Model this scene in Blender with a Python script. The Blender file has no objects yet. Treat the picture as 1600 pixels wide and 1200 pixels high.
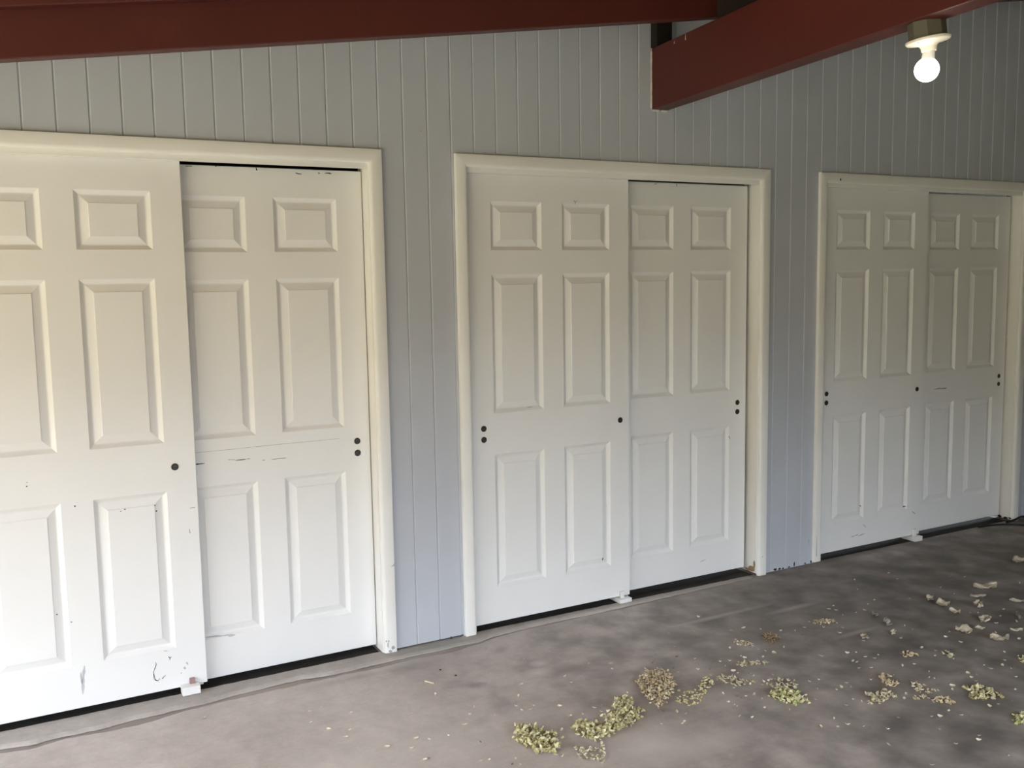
import bpy, bmesh, math, random
from mathutils import Vector, Matrix

scene = bpy.context.scene
COL = scene.collection
random.seed(11)

# ------------------------------------------------------------------ camera
cam_data = bpy.data.cameras.new('camera')
cam = bpy.data.objects.new('camera', cam_data)
COL.objects.link(cam)
R_ = Vector((0.87752181, -0.47923672, -0.01695971))
U_ = Vector((0.06724908, 0.08796721, 0.99385076))
F_ = Vector((0.47479788, 0.87326625, -0.10942137))
rot = Matrix((R_, U_, -F_)).transposed().to_4x4()
cam.matrix_world = Matrix.Translation((-0.84864, -3.76486, 1.60158)) @ rot
cam_data.sensor_fit = 'HORIZONTAL'
cam_data.sensor_width = 36.0
cam_data.lens = 36.0 * 1500.0 / 1600.0
cam_data.clip_start = 0.02
scene.camera = cam

# ------------------------------------------------------------------ sky, exposure
world = bpy.data.worlds.new('sky')
scene.world = world
world.use_nodes = True
nt = world.node_tree
nt.nodes.clear()
w_out = nt.nodes.new('ShaderNodeOutputWorld')
w_bg = nt.nodes.new('ShaderNodeBackground')
w_tc = nt.nodes.new('ShaderNodeTexCoord')
w_sep = nt.nodes.new('ShaderNodeSeparateXYZ')
w_ramp = nt.nodes.new('ShaderNodeValToRGB')
nt.links.new(w_tc.outputs['Generated'], w_sep.inputs[0])
w_west = nt.nodes.new('ShaderNodeMath'); w_west.operation = 'MULTIPLY'; w_west.use_clamp = True
w_west.inputs[1].default_value = -1.0
w_line = nt.nodes.new('ShaderNodeMath'); w_line.operation = 'MULTIPLY_ADD'      # horizon band raised at the open left side to dim its low sky light
w_line.inputs[1].default_value = -0.10
nt.links.new(w_sep.outputs['X'], w_west.inputs[0])
nt.links.new(w_west.outputs[0], w_line.inputs[0])
nt.links.new(w_sep.outputs['Z'], w_line.inputs[2])
nt.links.new(w_line.outputs[0], w_ramp.inputs['Fac'])
nt.links.new(w_ramp.outputs['Color'], w_bg.inputs['Color'])
nt.links.new(w_bg.outputs[0], w_out.inputs[0])
el = w_ramp.color_ramp.elements
el[0].position = 0.01
el[0].color = (0.10, 0.09, 0.05, 1)      # distant trees along the horizon
el[1].position = 0.16
el[1].color = (0.80, 0.90, 1.05, 1)      # overcast sky
e = el.new(0.08)
e.color = (0.16, 0.14, 0.08, 1)
w_bg.inputs['Strength'].default_value = 5.0
scene.view_settings.view_transform = 'Standard'
scene.view_settings.look = 'None'
scene.view_settings.gamma = 1.0
scene.view_settings.exposure = 1.42
scene.view_settings.use_curve_mapping = False

# ------------------------------------------------------------------ helpers
def link(o, parent=None):
    COL.objects.link(o)
    if parent is not None:
        o.parent = parent
    return o

def tag(o, label=None, cat=None, group=None, kind=None):
    if label: o['label'] = label
    if cat: o['category'] = cat
    if group: o['group'] = group
    if kind: o['kind'] = kind
    return o

def empty(name, loc=(0, 0, 0), rotz=0.0):
    o = bpy.data.objects.new(name, None)
    o.empty_display_size = 0.05
    o.location = loc
    o.rotation_euler = (0, 0, rotz)
    return link(o)

def mesh_obj(name, verts, faces, mat, parent=None, smooth=False, loc=(0, 0, 0)):
    me = bpy.data.meshes.new(name)
    me.from_pydata([tuple(v) for v in verts], [], faces)
    me.update()
    bm = bmesh.new()
    bm.from_mesh(me)
    bmesh.ops.recalc_face_normals(bm, faces=bm.faces)
    bm.to_mesh(me)
    bm.free()
    if mat: me.materials.append(mat)
    if smooth:
        for p in me.polygons: p.use_smooth = True
    o = bpy.data.objects.new(name, me)
    o.location = loc
    return link(o, parent)

class MB:
    """collects shapes into one mesh"""
    def __init__(s): s.v = []; s.f = []
    def add(s, vs, fs):
        k = len(s.v); s.v += [tuple(v) for v in vs]; s.f += [tuple(i + k for i in f) for f in fs]
    def box(s, a, b, c=0.0):
        """axis box a..b with chamfer c"""
        (x0, y0, z0), (x1, y1, z1) = a, b
        if c <= 0:
            s.add([(x0,y0,z0),(x1,y0,z0),(x1,y1,z0),(x0,y1,z0),(x0,y0,z1),(x1,y0,z1),(x1,y1,z1),(x0,y1,z1)],
                  [(0,3,2,1),(4,5,6,7),(0,1,5,4),(1,2,6,5),(2,3,7,6),(3,0,4,7)])
            return
        bm = bmesh.new()
        bmesh.ops.create_cube(bm, size=1.0)
        for v in bm.verts:
            v.co = Vector(((x0+x1)/2 + v.co.x*(x1-x0), (y0+y1)/2 + v.co.y*(y1-y0), (z0+z1)/2 + v.co.z*(z1-z0)))
        bmesh.ops.bevel(bm, geom=bm.edges[:], offset=c, segments=2, profile=0.5, affect='EDGES')
        bm.verts.index_update()
        s.add([v.co.copy() for v in bm.verts], [[v.index for v in f.verts] for f in bm.faces])
        bm.free()
    def lathe(s, prof, n=32, m=None):
        """prof: (r, z) list, revolved about z, then transformed by m"""
        m = m or Matrix()
        k = len(s.v)
        for r, z in prof:
            for i in range(n):
                a = 2*math.pi*i/n
                s.v.append(tuple(m @ Vector((max(r, 1e-5)*math.cos(a), max(r, 1e-5)*math.sin(a), z))))
        for j in range(len(prof)-1):
            for i in range(n):
                i2 = (i+1) % n
                s.f.append((k+j*n+i, k+j*n+i2, k+(j+1)*n+i2, k+(j+1)*n+i))
        s.f.append(tuple(k+i for i in range(n))[::-1])
        s.f.append(tuple(k+(len(prof)-1)*n+i for i in range(n)))
    def build(s, name, mat, parent=None, smooth=False, loc=(0,0,0)):
        return mesh_obj(name, s.v, s.f, mat, parent, smooth, loc)

def smooth_by_angle(o, deg=35):
    me = o.data
    for p in me.polygons: p.use_smooth = True
    bm = bmesh.new(); bm.from_mesh(me)
    for ed in bm.edges:
        if len(ed.link_faces) == 2 and ed.calc_face_angle(0) > math.radians(deg):
            ed.smooth = False
    bm.to_mesh(me); bm.free()
    return o

# ------------------------------------------------------------------ materials
def mat_base(name, rough=0.5, spec=0.5):
    m = bpy.data.materials.new(name); m.use_nodes = True
    n = m.node_tree; b = n.nodes['Principled BSDF']
    b.inputs['Roughness'].default_value = rough
    b.inputs['Specular IOR Level'].default_value = spec
    return m, n, b

def node(n, t, **kw):
    x = n.nodes.new(t)
    for k, v in kw.items(): setattr(x, k, v)
    return x

def mixc(n, fac, a, b, blend='MIX'):
    x = node(n, 'ShaderNodeMix', data_type='RGBA', blend_type=blend)
    for sock, val in ((x.inputs[0], fac), (x.inputs[6], a), (x.inputs[7], b)):
        if hasattr(val, 'is_linked'): n.links.new(val, sock)
        elif isinstance(val, tuple): sock.default_value = (*val, 1)
        else: sock.default_value = val
    return x.outputs[2]

def noise(n, vec, scale, detail=4, rough=0.55, stretch=None, dist=0.0):
    if stretch:
        mp = node(n, 'ShaderNodeMapping'); mp.inputs['Scale'].default_value = stretch
        n.links.new(vec, mp.inputs[0]); vec = mp.outputs[0]
    x = node(n, 'ShaderNodeTexNoise')
    x.inputs['Scale'].default_value = scale; x.inputs['Detail'].default_value = detail
    x.inputs['Roughness'].default_value = rough; x.inputs['Distortion'].default_value = dist
    n.links.new(vec, x.inputs['Vector'])
    return x.outputs['Fac']

def ramp(n, fac, p0, p1, c0=(0,0,0), c1=(1,1,1)):
    r = node(n, 'ShaderNodeValToRGB')
    r.color_ramp.elements[0].position = p0; r.color_ramp.elements[0].color = (*c0, 1)
    r.color_ramp.elements[1].position = p1; r.color_ramp.elements[1].color = (*c1, 1)
    n.links.new(fac, r.inputs[0])
    return r.outputs[0]

def bump(n, b, h, strength, dist):
    x = node(n, 'ShaderNodeBump'); x.inputs['Strength'].default_value = strength; x.inputs['Distance'].default_value = dist
    n.links.new(h, x.inputs['Height']); n.links.new(x.outputs[0], b.inputs['Normal'])

def paint(name, col, rough=0.45, spec=0.4, var=0.04, brush=0.15, dirt=None):
    m, n, b = mat_base(name, rough, spec)
    geo = node(n, 'ShaderNodeNewGeometry')
    pos = geo.outputs['Position']
    v = noise(n, pos, 2.2, 5)
    d = tuple(max(0, c*(1-3*var)) for c in col)
    l = tuple(min(1, c*(1+var)) for c in col)
    c = ramp(n, v, 0.3, 0.7, d, l)
    if dirt:
        f = noise(n, pos, 14, 6, 0.7)
        mk = ramp(n, f, 0.68, 0.76)
        c = mixc(n, mk, c, dirt)
    n.links.new(c, b.inputs['Base Color'])
    g = noise(n, pos, 60, 3, 0.6, stretch=(1, 1, 0.12))
    bump(n, b, g, brush, 0.002)
    return m

M_DOOR = paint('white_door_paint', (0.80, 0.795, 0.775), 0.42, 0.4, 0.012, 0.06)
M_CASE = paint('white_trim_paint', (0.82, 0.81, 0.765), 0.38, 0.45, 0.02, 0.25)
M_WALL = paint('lavender_grey_siding_paint', (0.480, 0.500, 0.538), 0.55, 0.3, 0.02, 0.06)
M_RED = paint('dark_red_beam_paint', (0.085, 0.0165, 0.0120), 0.5, 0.35, 0.05, 0.35)
M_DECK = paint('brown_roof_boards', (0.42, 0.28, 0.155), 0.7, 0.2, 0.06, 0.4)
M_DARK = paint('dark_stained_wood', (0.02, 0.014, 0.011), 0.7, 0.2, 0.1, 0.3)
M_PULL = paint('dark_bronze', (0.022, 0.018, 0.015), 0.35, 0.5, 0.1, 0.1)
M_CAULK = paint('white_caulk', (0.62, 0.60, 0.55), 0.6, 0.3, 0.05, 0.3)
M_PLASTIC = paint('white_plastic', (0.80, 0.79, 0.76), 0.35, 0.5, 0.02, 0.05)
M_PINK = paint('weathered_pink_plastic', (0.33, 0.21, 0.19), 0.6, 0.3, 0.08, 0.2)
M_PORC = paint('cream_porcelain', (0.78, 0.72, 0.60), 0.25, 0.6, 0.01, 0.02)
M_BOX = paint('olive_painted_metal_box', (0.10, 0.09, 0.062), 0.5, 0.4, 0.08, 0.1)
M_CABLE = paint('black_rubber', (0.012, 0.012, 0.012), 0.5, 0.4, 0.05, 0.05)
M_SCUFF = paint('black_scuff', (0.025, 0.023, 0.022), 0.8, 0.1, 0.1, 0.05)
M_SCRATCH = paint('grey_scratch', (0.40, 0.39, 0.38), 0.8, 0.1, 0.1, 0.05)
M_SMEAR = paint('pale_grey_smear', (0.55, 0.55, 0.56), 0.7, 0.1, 0.1, 0.05)
M_BARE = paint('bare_weathered_wood', (0.36, 0.25, 0.16), 0.85, 0.1, 0.12, 0.5)
M_LIGHTWOOD = paint('pale_splinter_wood', (0.68, 0.61, 0.42), 0.8, 0.1, 0.08, 0.3)
M_DUST = paint('grey_brown_dust', (0.33, 0.285, 0.25), 0.9, 0.1, 0.12, 0.4)
M_DIRT = paint('dark_joint_dirt', (0.22, 0.19, 0.165), 0.9, 0.1, 0.14, 0.6)
M_DARKFLOOR = paint('shade_dark_concrete', (0.060, 0.056, 0.050), 0.9, 0.1, 0.12, 0.5)
M_FARWALL = paint('dark_brown_boards', (0.04, 0.03, 0.025), 0.7, 0.2, 0.08, 0.3)
M_DIM_GROUND = paint('dim_outer_ground', (0.06, 0.063, 0.026), 0.9, 0.1, 0.1, 0.3)
M_GROUND = paint('dry_grass_and_gravel', (0.82, 0.66, 0.37), 0.9, 0.1, 0.1, 0.3)

def leafy(name, cols, rough=0.7):
    m, n, b = mat_base(name, rough, 0.25)
    geo = node(n, 'ShaderNodeNewGeometry')
    r = node(n, 'ShaderNodeValToRGB')
    e = r.color_ramp.elements
    e[0].color = (*cols[0], 1); e[1].color = (*cols[-1], 1)
    for i, c in enumerate(cols[1:-1]):
        k = e.new((i+1)/(len(cols)-1)); k.color = (*c, 1)
    n.links.new(geo.outputs['Random Per Island'], r.inputs[0])
    v = noise(n, geo.outputs['Position'], 90, 3)
    c = mixc(n, ramp(n, v, 0.35, 0.75), r.outputs[0], (0.20, 0.15, 0.08))
    mx = c.node; mx.blend_type = 'MIX'
    sc = node(n, 'ShaderNodeMath', operation='MULTIPLY'); sc.inputs[1].default_value = 0.35
    n.links.new(mx.inputs[0].links[0].from_socket, sc.inputs[0])
    n.links.new(sc.outputs[0], mx.inputs[0])
    n.links.new(c, b.inputs['Base Color'])
    return m

M_GREENISH = leafy('yellow_green_dried_flowers', [(0.72,0.66,0.38),(0.50,0.45,0.20),(0.84,0.79,0.56),(0.62,0.57,0.28),(0.36,0.31,0.15),(0.78,0.73,0.48)])
M_TAN = leafy('tan_dried_flowers', [(0.64,0.52,0.34),(0.42,0.32,0.20),(0.76,0.66,0.46),(0.52,0.40,0.25),(0.70,0.62,0.38)])
M_PALE = leafy('pale_dry_fragments', [(0.70,0.64,0.45),(0.50,0.43,0.27),(0.80,0.75,0.60),(0.38,0.31,0.19),(0.64,0.57,0.36)])
M_LIME = leafy('fresh_green_flowers', [(0.60,0.58,0.28),(0.76,0.72,0.44),(0.44,0.42,0.18),(0.54,0.60,0.24),(0.80,0.74,0.50),(0.50,0.42,0.22)])
M_LEAF = leafy('crumpled_tan_leaf', [(0.50,0.43,0.32),(0.60,0.53,0.41)])
M_LEAFG = leafy('crumpled_grey_leaf', [(0.34,0.31,0.28),(0.38,0.35,0.31)])
M_BROWN = leafy('brown_crumbs', [(0.26,0.16,0.10),(0.40,0.28,0.16),(0.18,0.12,0.08),(0.52,0.42,0.24)])

def concrete(name, spots, tint=(1, 1, 1)):
    m, n, b = mat_base(name, 0.62, 0.35)
    geo = node(n, 'ShaderNodeNewGeometry'); pos = geo.outputs['Position']
    big = noise(n, pos, 0.9, 5, 0.6, dist=0.6)
    c = ramp(n, big, 0.30, 0.72, (0.485, 0.42, 0.372), (0.72, 0.645, 0.59))
    med = noise(n, pos, 4.2, 6, 0.64, stretch=(1.3, 1.0, 1), dist=0.5)
    c = mixc(n, 0.45, c, ramp(n, med, 0.30, 0.72, (0.52, 0.51, 0.50), (1.0, 1.0, 1.0)), 'MULTIPLY')
    mot = noise(n, pos, 16, 5, 0.68, dist=0.5)
    c = mixc(n, 0.30, c, ramp(n, mot, 0.32, 0.62, (0.62, 0.61, 0.60), (1.0, 1.0, 1.0)), 'MULTIPLY')
    tro = noise(n, pos, 3.0, 3, 0.5, stretch=(0.5, 4.0, 1), dist=1.2)
    c = mixc(n, 0.16, c, ramp(n, tro, 0.35, 0.65, (0.70, 0.70, 0.70), (1.0, 1.0, 1.0)), 'MULTIPLY')
    gr = noise(n, pos, 70, 4, 0.7)
    c = mixc(n, 0.35, c, ramp(n, gr, 0.3, 0.7, (0.72, 0.72, 0.72), (1, 1, 1)), 'MULTIPLY')
    # stains, worn patches and darkened areas at their own places on the slab
    wob = node(n, 'ShaderNodeTexNoise'); wob.inputs['Scale'].default_value = 6.0; wob.inputs['Detail'].default_value = 4
    n.links.new(pos, wob.inputs['Vector'])
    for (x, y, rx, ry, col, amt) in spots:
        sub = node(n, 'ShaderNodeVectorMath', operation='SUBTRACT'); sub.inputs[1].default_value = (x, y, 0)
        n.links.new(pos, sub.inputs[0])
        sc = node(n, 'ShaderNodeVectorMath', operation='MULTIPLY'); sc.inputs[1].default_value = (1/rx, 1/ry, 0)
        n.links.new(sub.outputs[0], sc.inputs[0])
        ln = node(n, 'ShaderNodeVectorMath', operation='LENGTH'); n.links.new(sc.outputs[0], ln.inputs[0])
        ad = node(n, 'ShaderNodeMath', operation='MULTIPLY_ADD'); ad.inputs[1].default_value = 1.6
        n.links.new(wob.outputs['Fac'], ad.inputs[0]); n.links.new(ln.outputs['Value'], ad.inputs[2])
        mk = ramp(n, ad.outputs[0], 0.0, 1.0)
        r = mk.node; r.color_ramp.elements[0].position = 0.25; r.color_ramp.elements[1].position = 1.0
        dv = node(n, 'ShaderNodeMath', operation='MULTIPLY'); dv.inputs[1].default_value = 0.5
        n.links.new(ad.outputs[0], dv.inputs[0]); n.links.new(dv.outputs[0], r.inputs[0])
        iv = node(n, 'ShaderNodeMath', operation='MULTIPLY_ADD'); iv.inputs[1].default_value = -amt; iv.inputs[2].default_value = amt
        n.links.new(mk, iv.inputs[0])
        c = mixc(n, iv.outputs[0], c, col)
    if tint != (1, 1, 1): c = mixc(n, 1.0, c, tint, 'MULTIPLY')
    n.links.new(c, b.inputs['Base Color'])
    rr = node(n, 'ShaderNodeMapRange'); rr.inputs[3].default_value = 0.5; rr.inputs[4].default_value = 0.75
    n.links.new(med, rr.inputs[0]); n.links.new(rr.outputs[0], b.inputs['Roughness'])
    bump(n, b, gr, 0.25, 0.002)
    return m

DK = (0.24, 0.20, 0.175); LT = (0.68, 0.62, 0.57)
DIM = (0.105, 0.095, 0.084)  # broad areas darkened to dim the right floor and its bounce light
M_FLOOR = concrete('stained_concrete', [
    (3.0,-1.1,1.9,1.5,DIM,.95), (5.2,-0.8,2.0,1.6,DIM,.9), (3.3,-0.35,2.2,.75,DIM,.85), (2.5,-2.2,1.4,1.1,DIM,.95), (4.4,-3.2,2.6,1.9,DIM,.9), (2.4,-4.4,2.4,1.5,DIM,.9), (5.2,-4.6,2.6,1.8,DIM,.9),
    (1.685,-0.36,.17,.10,DK,.55), (1.30,-0.56,.14,.07,DK,.5), (0.745,-0.475,.05,.035,DK,.7), (1.17,-0.54,.12,.06,DK,.35),
    (1.026,-0.50,.06,.04,LT,.8), (1.08,-0.42,.04,.03,LT,.7), (1.06,-1.22,.15,.14,LT,.7), (1.25,-1.30,.16,.08,LT,.5),
    (0.60,-0.19,.12,.06,DK,.45), (0.35,-0.16,.25,.03,DK,.5), (2.465,-0.47,.16,.025,LT,.5), (2.05,-0.37,.35,.02,LT,.45),
    (2.47,-0.85,.14,.02,LT,.5), (1.75,-0.80,.3,.12,DK,.25), (0.2,-0.9,.5,.3,LT,.4), (0.63,-0.10,.12,.05,(0.40,0.41,0.42),.6)])
M_CURB = concrete('worn_concrete_edge', [(0.3,-0.1,.6,.014,DK,.6), (0.75,-0.06,.2,.05,(0.36,0.37,0.31),.7)], (0.80, 0.82, 0.82))

# ------------------------------------------------------------------ setting: floor, outside ground
X_EAVE, X_END, Y_FAR, FRONT_X0 = -3.2, 6.6, -5.7, 3.0
fl = MB(); fl.box((X_EAVE-0.3, Y_FAR-0.4, -0.14), (X_END+0.2, 1.0, 0.0))
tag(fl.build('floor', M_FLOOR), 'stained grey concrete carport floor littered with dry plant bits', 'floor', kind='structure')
gd = MB(); gd.box((-8.5, -40, -0.36), (40, 30, -0.10))
# (the slab sits in the surrounding ground)
tag(gd.build('ground', M_GROUND), 'dry grass and gravel outside the open end of the carport', 'ground', kind='structure')

lw = MB(); lw.box((-3.9, -40, -0.105), (40, Y_FAR-0.42, -0.085))  # unseen dark ground added to cut bounce light through the front
tag(lw.build('added_ground', M_DIM_GROUND), 'added dark ground cutting bounce light beyond the open front behind the camera', 'added_ground', kind='structure')

l2 = MB(); l2.box((-60, -40, -0.36), (-8.5, 30, -0.09))  # unseen dark ground added to limit bounce light from the left
tag(l2.build('added_ground', M_DIM_GROUND), 'added dark ground cutting bounce light past the pale gravel on the open left side', 'added_ground', kind='structure')

# low concrete edge along the foot of the wall
EDGE = [(-3.0,-0.10),(-0.912,-0.1),(-0.812,-0.121),(-0.722,-0.109),(-0.592,-0.118),(-0.507,-0.103),(-0.217,-0.095),(-0.14,-0.082),(0.002,-0.072),(0.051,-0.066),(0.167,-0.064),(0.293,-0.088),(0.349,-0.084),(0.445,-0.08),(0.583,-0.077),(0.719,-0.077),(0.87,-0.075),(0.956,-0.080),(1.05,-0.055),(1.201,-0.041),(1.397,-0.036),(1.643,-0.043),(1.835,-0.036),(2.1,-0.032),(2.62,-0.020)]
def edge_y(x):
    for (a, ya), (b, yb) in zip(EDGE, EDGE[1:]):
        if a <= x <= b: return ya + (yb-ya)*(x-a)/(b-a)
    return EDGE[-1][1]
def curb():
    rnd = random.Random(3)
    n = 220; x0, x1 = -2.6, 2.62
    vs = []; fs = []; dv = []; df = []
    for i in range(n+1):
        x = x0 + (x1-x0)*i/n
        y = edge_y(x) + rnd.uniform(-0.003, 0.003)
        h = 0.0135 - 0.011*max(0, min(1, (x-0.5)/2.0)) + rnd.uniform(-0.0008, 0.0008)
        vs += [(x, y-0.004, 0.0004), (x, y, h*0.55), (x, y+0.010, h), (x, min(-0.012, y+0.03), h+0.001), (x, 0.018, h-0.001), (x, 0.018, -0.05), (x, y-0.004, -0.05)]
        w = (0.004 + 0.010*rnd.random()*(0.5+0.5*math.sin(x*7.0)) + 0.004*math.sin(x*31))
        w = max(0.003, w) * (1 if x < 0.75 else max(0.25, 1-(x-0.75)*4))
        dv += [(x, y-0.0045-w, 0.0003), (x, y-0.0045-w*0.6, 0.0009), (x, y-0.0035, 0.0012), (x, y-0.0035, -0.02), (x, y-0.0045-w, -0.02)]
    def strip(m):
        f = []
        for i in range(n):
            for k in range(m):
                a = i*m+k; b2 = i*m+(k+1) % m
                f.append((a, b2, b2+m, a+m))
        return f + [tuple(range(m)), tuple(n*m+k for k in range(m))[::-1]]
    o = mesh_obj('trim_4', vs, strip(7), M_CURB)
    tag(o, 'low worn concrete edge along the foot of the wall under the sliding doors', 'concrete edge', kind='structure')
    mesh_obj('dirt_line', dv, strip(5), M_DIRT, o)['label'] = 'dark dirt gathered in the joint'
    wv = []
    for i in range(n+1):
        x = x0 + (x1-x0)*i/n; y = edge_y(x)
        w = 0.018 + 0.016*math.sin(x*5.3+1)**2 + 0.010*math.sin(x*17)*math.sin(x*3) + 0.006*rnd.random()
        w = max(0.004, w) * (1 if x < 0.85 else max(0.3, 1-(x-0.85)*3))
        wv += [(x, y-0.0042-w, 0.0002), (x, y-0.0042-w*0.6, 0.0005), (x, y-0.0035, 0.0006), (x, y-0.0035, -0.02), (x, y-0.0042-w, -0.02)]
    mesh_obj('dust_band', wv, strip(5), M_DUST, o)['label'] = 'grey dust along the joint'
curb()

# ------------------------------------------------------------------ openings
LEAF_W = 0.8514
OPEN = [(-1.179, 0.604), (0.935, 2.7183), (3.0716, 4.868)]        # outer edges of the casings
CW = 0.062                                                         # casing width
CZ = 2.1325                                                        # top of the casings
def roof_under(x): return 2.28 + 0.155*(x + 0.763) + 0.192         # underside of the roof boards

# ------------------------------------------------------------------ back wall with V-grooves
def wall_back():
    xs = [(X_EAVE+0.05, 0.0)]
    g0, gs = -0.6997, 0.10827
    k0 = math.ceil((X_EAVE+0.15-g0)/gs); k1 = int((X_END-0.05-g0)/gs)
    for k in range(k0, k1+1):
        x = g0 + gs*k
        xs += [(x-0.0045, 0.0), (x-0.0006, 0.0042), (x+0.0006, 0.0042), (x+0.0050, 0.0)]
    xs.append((X_END, 0.0))
    cuts = sorted([o[0]+0.03 for o in OPEN] + [o[1]-0.03 for o in OPEN])
    out = []
    for (xa, ya), (xb, yb) in zip(xs, xs[1:]):
        out.append((xa, ya))
        for c in cuts:
            if xa < c < xb: out.append((c, ya + (yb-ya)*(c-xa)/(xb-xa)))
    out.append(xs[-1])
    mb = MB()
    T = 0.115
    def low(xm):
        for a, b in OPEN:
            if a+0.03 < xm < b-0.03: return CZ-0.03
        return 0.018 if xm < 0.93 else (0.006 if xm < 2.0 else 0.0035)
    for (xa, ya), (xb, yb) in zip(out, out[1:]):
        z0 = low((xa+xb)/2); za, zb = roof_under(xa)-0.002, roof_under(xb)-0.002
        mb.add([(xa,ya,z0),(xb,yb,z0),(xb,yb,zb),(xa,ya,za),(xa,T,z0),(xb,T,z0),(xb,T,zb),(xa,T,za)],
               [(0,1,2,3),(7,6,5,4),(0,4,5,1),(3,2,6,7)] )
    # reveal faces at the openings and the ends
    for x in [out[0][0], out[-1][0]] + cuts:
        z1 = roof_under(x)-0.002 if x in (out[0][0], out[-1][0]) else CZ-0.03
        mb.add([(x,0,0.02),(x,T,0.02),(x,T,z1),(x,0,z1)], [(0,1,2,3)])
    me = bpy.data.meshes.new('wall_back')
    me.from_pydata(mb.v, [], mb.f); me.update()
    me.materials.append(M_WALL)
    o = link(bpy.data.objects.new('wall_back', me))
    tag(o, 'grey lavender painted wall of vertical grooved boards around the sliding doors', 'wall', kind='structure')
    return o
wall = wall_back()

def plain_wall(name, a, b, label, mat=None):
    m = MB(); m.box(a, b)
    return tag(m.build(name, mat or M_WALL), label, 'wall', kind='structure')

def slope_box(name, x0, x1, y0, y1, zlow, thick, mat, label, cat, foot=None):
    """a slab following the roof pitch; foot = flat bottom at that height"""
    f = lambda x: zlow + 0.155*(x+0.763)
    b0, b1 = (f(x0), f(x1)) if foot is None else (foot, foot)
    t0, t1 = f(x0)+thick, f(x1)+thick
    vs = [(x0,y0,b0),(x1,y0,b1),(x1,y1,b1),(x0,y1,b0),(x0,y0,t0),(x1,y0,t1),(x1,y1,t1),(x0,y1,t0)]
    fs = [(0,3,2,1),(4,5,6,7),(0,1,5,4),(1,2,6,5),(2,3,7,6),(3,0,4,7)]
    o = mesh_obj(name, vs, fs, mat)
    return tag(o, label, cat, kind='structure')

slope_box('ceiling', X_EAVE-0.35, X_END+0.2, Y_FAR-0.2, 1.0, 2.28+0.192, 0.05, M_DECK, 'sloping board underside of the carport roof', 'ceiling')
slope_box('wall_right', X_END, X_END+0.1, Y_FAR, 0.0, 2.28+0.188, 0.0, M_FARWALL, 'closed far end wall of the carport', 'wall', foot=-0.02)
slope_box('wall_front', FRONT_X0, X_END+0.1, Y_FAR-0.1, Y_FAR, 2.28+0.188, 0.0, M_FARWALL, 'closed wall of the carport behind the camera', 'wall', foot=-0.02)
slope_box('trim_5', X_EAVE-0.3, FRONT_X0, Y_FAR-0.1, Y_FAR, 2.28+0.188, 0.0, M_FARWALL, 'added dark header cutting sky light over the wide opening behind the camera', 'header', foot=2.30)  # unseen header added to keep sky light off the door tops
slope_box('blocker_front_left', X_EAVE-0.3, -0.4, Y_FAR-0.1, Y_FAR, 2.28+0.188, 0.0, M_FARWALL, 'added wall blocking light at the left of the opening behind the camera', 'wall', foot=-0.02)  # unseen wall added to dim the nearest doors
# closet behind the sliding doors
slope_box('wall_closet', X_EAVE+0.05, X_END, 0.88, 0.95, 2.28+0.188, 0.0, M_DARK, 'dark back wall of the closets behind the doors', 'wall', foot=-0.02)
slope_box('wall_left', X_EAVE+0.05, X_EAVE+0.11, 0.116, 0.88, 2.28+0.188, 0.0, M_WALL, 'end wall of the closets at the open side', 'wall', foot=-0.02)

# closet floors behind the door line, coloured dark for the shade under the doors
for k, (xa, xb) in enumerate(OPEN):
    m = MB(); m.box((xa+CW-.003, 0.0185, -0.02), (xb-CW+.003, 0.875, 0.0006))
    tag(m.build('floor_closet', M_DARKFLOOR), ('dark closet floor under the nearest pair of doors', 'dark closet floor under the middle pair of doors', 'dark closet floor under the farthest pair of doors')[k], 'floor', kind='structure')

# ------------------------------------------------------------------ door frames
def casing_profile():
    # (distance from the outer edge, projection from the wall)
    return [(0, 0), (0, 0.0155), (0.0012, 0.0175), (0.003, 0.018), (0.040, 0.018), (0.045, 0.0172), (0.050, 0.0152), (0.0535, 0.0125), (0.0545, 0.011), (0.0545, 0)]

def door_frame(idx, xa, xb, label):
    root = empty('trim_%d' % idx, ((xa+xb)/2, 0, 0))
    tag(root, label, 'door frame', kind='structure')
    cx = (xa+xb)/2
    prof = casing_profile(); n = len(prof)
    def bar(name, ends):
        # ends: two functions mapping (d, p) -> xyz
        vs = [ends[0](d, p) for d, p in prof] + [ends[1](d, p) for d, p in prof]
        fs = [(i, (i+1) % n, (i+1) % n + n, i+n) for i in range(n)] + [tuple(range(n)), tuple(range(n, 2*n))[::-1]]
        o = mesh_obj(name, [(v[0]-cx, v[1], v[2]) for v in vs], fs, M_CASE, root)
        return smooth_by_angle(o, 40)
    zb = 0.012
    Lc = bar('side_casing', (lambda d, p: (xa+d, -p, zb), lambda d, p: (xa+d, -p, CZ-d)))
    Rc = bar('side_casing', (lambda d, p: (xb-d, -p, 0.002), lambda d, p: (xb-d, -p, CZ-d)))
    bar('head_casing', (lambda d, p: (xa+d, -p, CZ-d), lambda d, p: (xb-d, -p, CZ-d)))
    jl, jr = xa+CW-0.004, xb-CW+0.004
    for x0, x1 in ((jl-0.02, jl), (jr, jr+0.02)):
        j = MB(); j.box((x0-cx, -0.001, 0.012), (x1-cx, 0.1145, 2.085), 0.0012)
        j.build('side_jamb', M_CASE, root)
    h = MB(); h.box((jl-cx+0.0005, 0.0, 2.0555), (jr-cx-0.0005, 0.021, 2.10), 0.0015)
    h.build('track_fascia', M_CASE, root)
    t = MB(); t.box((jl-cx+0.0005, 0.0215, 2.075), (jr-cx-0.0005, 0.1145, 2.10))
    t.build('head_track', M_DARK, root)
    return root, Lc, Rc, cx

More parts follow.
